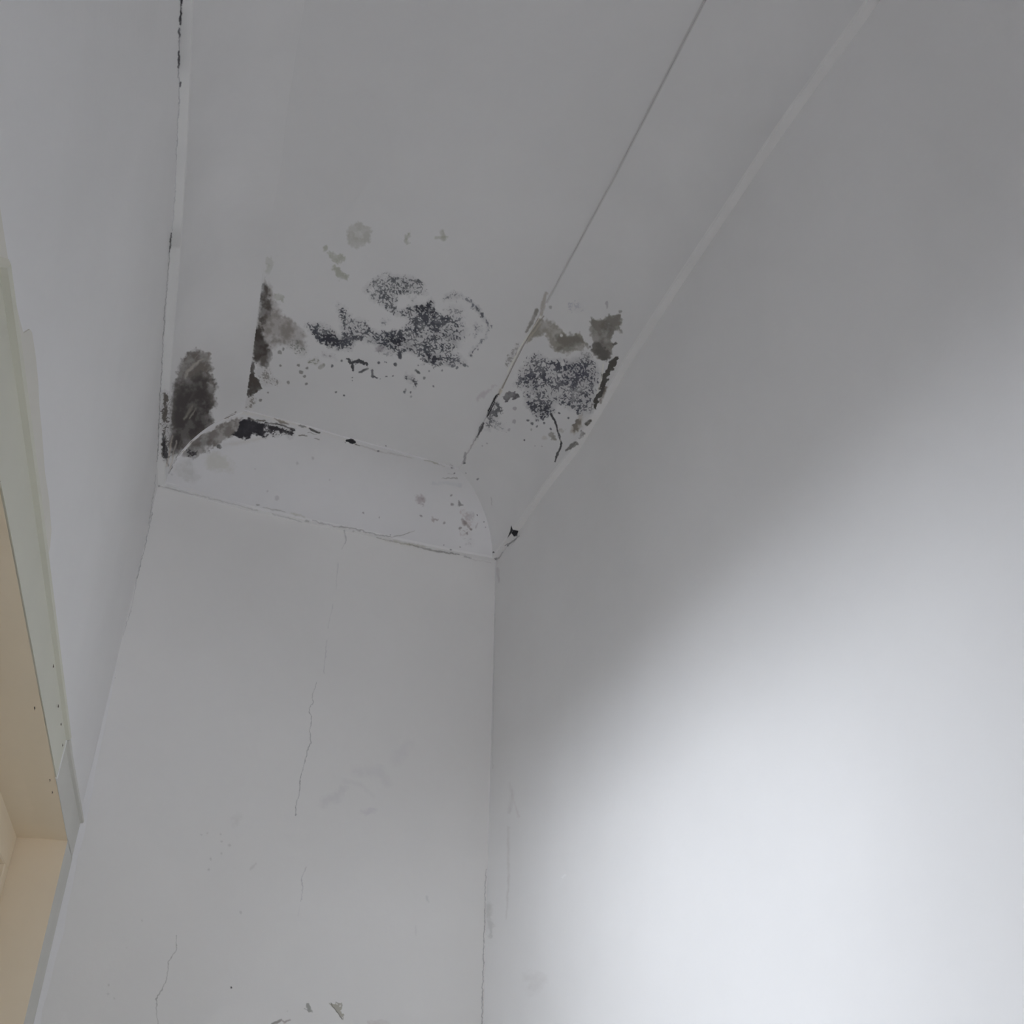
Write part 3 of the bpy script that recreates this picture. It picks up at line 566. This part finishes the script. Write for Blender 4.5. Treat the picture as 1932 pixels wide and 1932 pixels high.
def px_grid(x0, x1, y0, y1, st=1.):
    X, Y = np.meshgrid(np.arange(x0, x1, st), np.arange(y0, y1, st), indexing='ij'); return X, Y
def normals(P, toward):
    a = np.gradient(P, axis=0); c = np.gradient(P, axis=1); n = np.cross(a, c)
    n /= np.maximum(np.linalg.norm(n, axis=-1, keepdims=True), 1e-12)
    return n*np.sign((n*toward(P)).sum(-1, keepdims=True)+1e-12)
eye = lambda P: -P
ev = lambda X, Y: np.ones(X.shape, bool)
# ceiling
X, Y = px_grid(455, 1345, -4, 900); P_ = on_z(X, Y, H0)
keep = (P_[..., 0] > cl(P_[..., 1])+.0004) & (P_[..., 0] < cr_(P_[..., 1])-.0002) & (P_[..., 1] < yc(P_[..., 0])-.0004)
film([('joint_line', 'grey joint with its groove shadow painted in, between ceiling and right coving', lambda X, Y: X > 1290-.525*Y),
      ('faint_stain', 'pale greenish damp spots beyond the black growth', lambda X, Y: (Y < 535) & (X > 580) & ~((Y > 512) & (X > 680))),
      ('mould_patch', 'brown black mould running along the left coving joint', lambda X, Y: X < 590),
      ('mould_patch', 'large grainy black mould patch on the ceiling', ev)],
     'ceil', P_, np.zeros(P_.shape)+(0, 0, -1.), keep, CEIL)
# covings
def cove_grid(fn, s0, s1, ns, nt_=260):
    s = np.linspace(s0, s1, ns)[:, None]; t = np.linspace(.0, .995, nt_)[None, :]
    u, v = prof(t); Pp = fn(s, u, v); return Pp
Lr = 1.67-YF
P_ = cove_grid(lambda s, u, v: cov_side(s, u, v, 'left'), .75, .9995, 1050)
film([('mould_patch', 'dense brown black mould fan at the far end of the left coving', lambda X, Y: Y > 640),
      ('joint_crack', 'dark open joint between left coving and wall', ev)], 'left', P_, normals(P_, eye), 1., T_left)
P_ = cove_grid(lambda s, u, v: cov_side(s, u, v, 'right'), .71, .9995, 1100)
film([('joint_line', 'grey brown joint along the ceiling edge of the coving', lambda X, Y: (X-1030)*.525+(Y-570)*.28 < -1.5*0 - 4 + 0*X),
      ('flaked_hole', 'small black hole where the coving end has flaked away', lambda X, Y: Y > 960),
      ('mould_patch', 'grainy blue black mould with a brown margin', ev)], 'right', P_, normals(P_, eye), 1., T_right)
P_ = cove_grid(cov_back, .0005, .9995, 760, 240)
film([('joint_line', 'dirty cracked joint along the foot of the coving', lambda X, Y: Y > 912+.232*(X-300)-10),
      ('mould_patch', 'jet black mould along the upper left edge', lambda X, Y: X < 625),
      ('damp_spots', 'brown damp spots at the right end', lambda X, Y: X > 760),
      ('mould_spot', 'small black spot at the ceiling joint', ev)], 'back', P_, normals(P_, eye), 1., T_back)
# walls
def hit(X, Y, kind):
    v = ray(X, Y)
    Q = v*(XL/v[..., 0])[..., None] if kind == 'l' else v*(XR/v[..., 0])[..., None] if kind == 'r' else v*(YB/(v[..., 1]-KB*v[..., 0]))[..., None]
    for _ in range(4):
        if kind == 'l': Q = v*(wall_l(Q[..., 1], Q[..., 2])/v[..., 0])[..., None]
        elif kind == 'r': Q = v*(wall_r(Q[..., 1], Q[..., 2])/v[..., 0])[..., None]
        else: Q = v*((wall_b(Q[..., 0], Q[..., 2])-KB*Q[..., 0])/(v[..., 1]-KB*v[..., 0]))[..., None]
    return Q
X, Y = px_grid(135, 350, -4, 1500); P_ = hit(X, Y, 'l'); keep = (P_[..., 2] < ZC) & (P_[..., 1] < 1.69)
film([('hairline_crack', 'fine dark crack down the corner with the far wall', lambda X, Y: Y > 900), ('joint_crack', 'broken black gap under the coving', ev)], 'wl', P_, np.zeros(P_.shape)+(1., 0, 0), keep, W_left)
X, Y = px_grid(190, 945, 905, 1936); P_ = hit(X, Y, 'b')
keep = (P_[..., 2] < ZC) & (P_[..., 0] > XL) & (P_[..., 0] < wall_r(P_[..., 1], P_[..., 2])-.0003)
film([('hairline_crack', 'thin wandering vertical crack down the middle of the wall', lambda X, Y: (X > 550) & (X < 662) & (Y > 1005+0*X) & (Y < 1545) & (X < 700-.09*(Y-1000)) & (X > 640-.165*(Y-1000))),
      ('hairline_crack', 'short thin crack low on the left of the wall', lambda X, Y: (X > 290) & (X < 338) & (Y > 1750)),
      ('chipped_paint', 'triangular chip in the paint low on the wall', lambda X, Y: (X > 618) & (X < 652) & (Y > 1880)),
      ('chipped_paint', 'small grey chip left of the triangular one', lambda X, Y: (X > 562) & (X < 602) & (Y > 1880)),
      ('joint_line', 'dirty line under the coving', lambda X, Y: Y < 935+.232*(X-300)+14),
      ('damp_marks', 'faint grey damp marks and specks', ev)], 'wb', P_, np.zeros(P_.shape)+(0, -1., 0), keep, W_back)
X, Y = px_grid(900, 1120, 990, 1936); P_ = hit(X, Y, 'r'); keep = (P_[..., 2] < ZC) & (P_[..., 1] < wall_b(P_[..., 0], P_[..., 2])-.0003)
film([('scuff_marks', 'faint grey scuffs beside the corner', ev)], 'wr', P_, np.zeros(P_.shape)+(-1., 0, 0), keep, W_right)

# ------------------------------------------------------------------ window in the left wall
win = bpy.data.objects.new('window_1', None); C.objects.link(win); win.location = (XL, (OY0+OY1)/2, EYE+OZ0)
win['kind'] = 'structure'; win['label'] = 'cream painted window let into the left wall, only its top corner seen'
bpy.context.view_layer.update()
def child(o):
    o.parent = win; o.matrix_parent_inverse = Matrix.Translation(win.location).inverted(); return o
XFR = -.207                                     # room face of the frame
b = MB()                                        # painted lining of the reveal: soffit and jamb
def soff(y): return .327-.016*np.clip((y-.64)/.87, 0, 1)
yy = np.linspace(OY0, OY1, 24)
g = np.stack([np.stack([np.full(24, x), yy, soff(yy)-(0.004 if x < -.2 else 0)], -1) for x in (XL+.0035, XL-.03, XFR-.06)], 0); b.grid(g)
zz = np.linspace(OZ0, soff(OY1), 16)
g = np.stack([np.stack([np.full(16, x), np.full(16, OY1+.0 if x > -.2 else OY1-.002), zz], -1) for x in (XL+.0035, XL-.03, XFR-.06)], 0); b.grid(g, True)
child(b.build('reveal_lining', M_cream, label='cream painted soffit and side of the window reveal'))
b = MB()
zt = soff(OY1)-.004
b.box(XFR-.055, XFR, OY0, OY1-.002, zt-.040, zt+.024, .0015)
b.box(XFR-.055, XFR, OY1-.040, OY1-.002, OZ0, zt-.038, .0015)
b.box(XFR-.055, XFR, OY0, OY0+.04, OZ0, zt-.038, .0015)
b.box(XFR-.055, XFR, OY0+.04, OY1-.04, OZ0, OZ0+.045, .0015)
child(b.build('frame', M_cream))
b = MB()
a0, a1, c0, c1 = OY0+.043, OY1-.043, OZ0+.048, zt-.043
b.box(XFR-.05, XFR-.012, a0, a1, c1-.05, c1, .004); b.box(XFR-.05, XFR-.012, a0, a1, c0, c0+.06, .004)
b.box(XFR-.05, XFR-.012, a0, a0+.045, c0+.06, c1-.05, .004); b.box(XFR-.05, XFR-.012, a1-.045, a1, c0+.06, c1-.05, .004)
child(b.build('sash', M_cream))
b = MB(); b.box(XFR-.036, XFR-.032, a0+.04, a1-.04, c0+.05, c1-.045); child(b.build('pane', M_glass))
b = MB(); b.box(XFR-.01, XL+.02, OY0-.03, OY1+.0, OZ0-.025, OZ0+.002, .003); child(b.build('sill', M_cream))
# architrave: flat board with a bead along its outer edge
def board(y0, y1, pr, nm, label, m):
    b = MB(); q = np.linspace(y0, y1, 14); lo = soff(q)+.0012; hi = np.interp(q, [.48, .68, .88, 1.3, 1.66], [.384, .381, .376, .366, .370])
    prof_ = [(-.004, 0, 0), (pr, 0, 0), (pr, 1, -.007), (pr+.004, 1, -.006), (pr+.005, 1, -.003), (pr+.003, 1, 0), (-.004, 1, .0012)]
    g = np.stack([np.stack([np.full(14, XL+dx), q, np.where(k, hi, lo)+dz], -1) for dx, k, dz in prof_], 0); b.grid(g, True)
    for e_ in (0, -1):
        i0 = len(b.V); b.V += [tuple(g[j, e_]) for j in range(len(prof_))]; b.F.append(tuple(range(i0, i0+len(prof_))))
    o = b.build(nm, m, smooth=False, label=label); return child(o)
board(OY0-.05, 1.229, .0045, 'architrave', 'sage grey board along the window head', M_olive)
board(1.232, 1.655, .0035, 'architrave_end', 'greyer end piece of the window head board', M_side)
b = MB(); zz = np.linspace(OZ0-.02, soff(1.5)+.002, 20)
pf = [(XL-.003, OY1+.0005), (XL+.0035, OY1+.0005), (XL+.0035, 1.662), (XL-.003, 1.662)]
g = np.stack([np.stack([np.full(20, x), np.full(20, y), zz], -1) for x, y in pf], 0); b.grid(g)
child(b.build('side_casing', M_side, label='grey board between the window and the corner'))
# white strip painting the light in the head board's butt joint, and the caulk down the corner beside the window
b = MB(); b.box(XL-.003, XL+.0052, 1.2285, 1.2335, soff(1.23)+.0005, .3665); child(b.build('joint_light_strip', M_lip))
b = MB(); zz = np.linspace(-.7, .62, 40); w_ = np.interp(zz, [-.7, .30, .40, .62], [.013, .012, .009, .002])
wob = 1+.12*np.sin(zz*37)+.08*np.sin(zz*91+1)
g = []
for a in np.linspace(0, 1, 5):
    xx = wall_l(np.full(40, 1.66), zz)+w_*wob*a; dy = .0038*(1-a)**1.3
    g.append(np.stack([xx, wall_b(xx, zz)-dy*np.minimum(1, w_/.01)-.0002, zz], -1))
b.grid(np.stack(g, 0)); cb = b.build('caulk_bead', M_wall, W_back, smooth=True, label='bluish white caulk down the corner beside the window')
# old cream paint carried up past the board, with a ragged edge
tr = [(.40, .4005), (.438, .401), (.476, .402), (.505, .4035), (.53, .407), (.546, .41), (.556, .4215), (.563, .425), (.590, .4262), (.617, .425), (.640, .4215), (.671, .42), (.72, .4155), (.765, .4165), (.81, .413), (.826, .405), (.828, .389), (.86, .384), (.964, .3785)]
b = MB(); up = np.array(tr); q = up[:, 0]; lo = np.full(len(q), .374)
g = np.stack([np.stack([wall_l(q, lo)+.0008, q, lo], -1), np.stack([wall_l(q, up[:, 1])+.0008, q, up[:, 1]], -1), np.stack([wall_l(q, up[:, 1])-.001, q, up[:, 1]+.0004], -1)], 0); b.grid(g)
child(b.build('paint_margin', M_edge, label='ragged margin of old cream paint on the wall'))
# specks on the painted boards
FLY = [(100.4, 1257), (109.8, 1332.5), (115, 1366.5), (65, 1336), (94, 1472), (98.5, 1495), (118, 1406)]
b = MB()
for i, (fx, fy) in enumerate(FLY):
    c = on_x(fx, fy, XL+.006); n = 9
    for k in range(n):
        pass
    i0 = len(b.V); b.V.append(tuple(c+(.0008, 0, 0)))
    for k in range(n):
        a = 2*math.pi*k/n; rr = (.0016+.0006*math.sin(3*a+i)); b.V.append((c[0], c[1]+rr*2.6*math.cos(a), c[2]+rr*.75*math.sin(a)))
    b.F += [(i0, i0+1+k, i0+1+(k+1) % n) for k in range(n)]
M_speck = mat('brown_speck', (.16, .13, .10), .8, .05, 40.)
child(b.build('specks', M_speck, kind='stuff', label='tiny brown specks on the window boards'))
portal((XL-.20, (OY0+OY1)/2, EYE+(OZ0+OZT)/2), (0, -math.pi/2, 0), OZT-OZ0, OY1-OY0)
portal(((DX0+DX1)/2, YF-.06, EYE+(ZF+DZ)/2), (math.pi/2, 0, 0), DX1-DX0, DZ-ZF)   # daylight through the added, unseen doorway
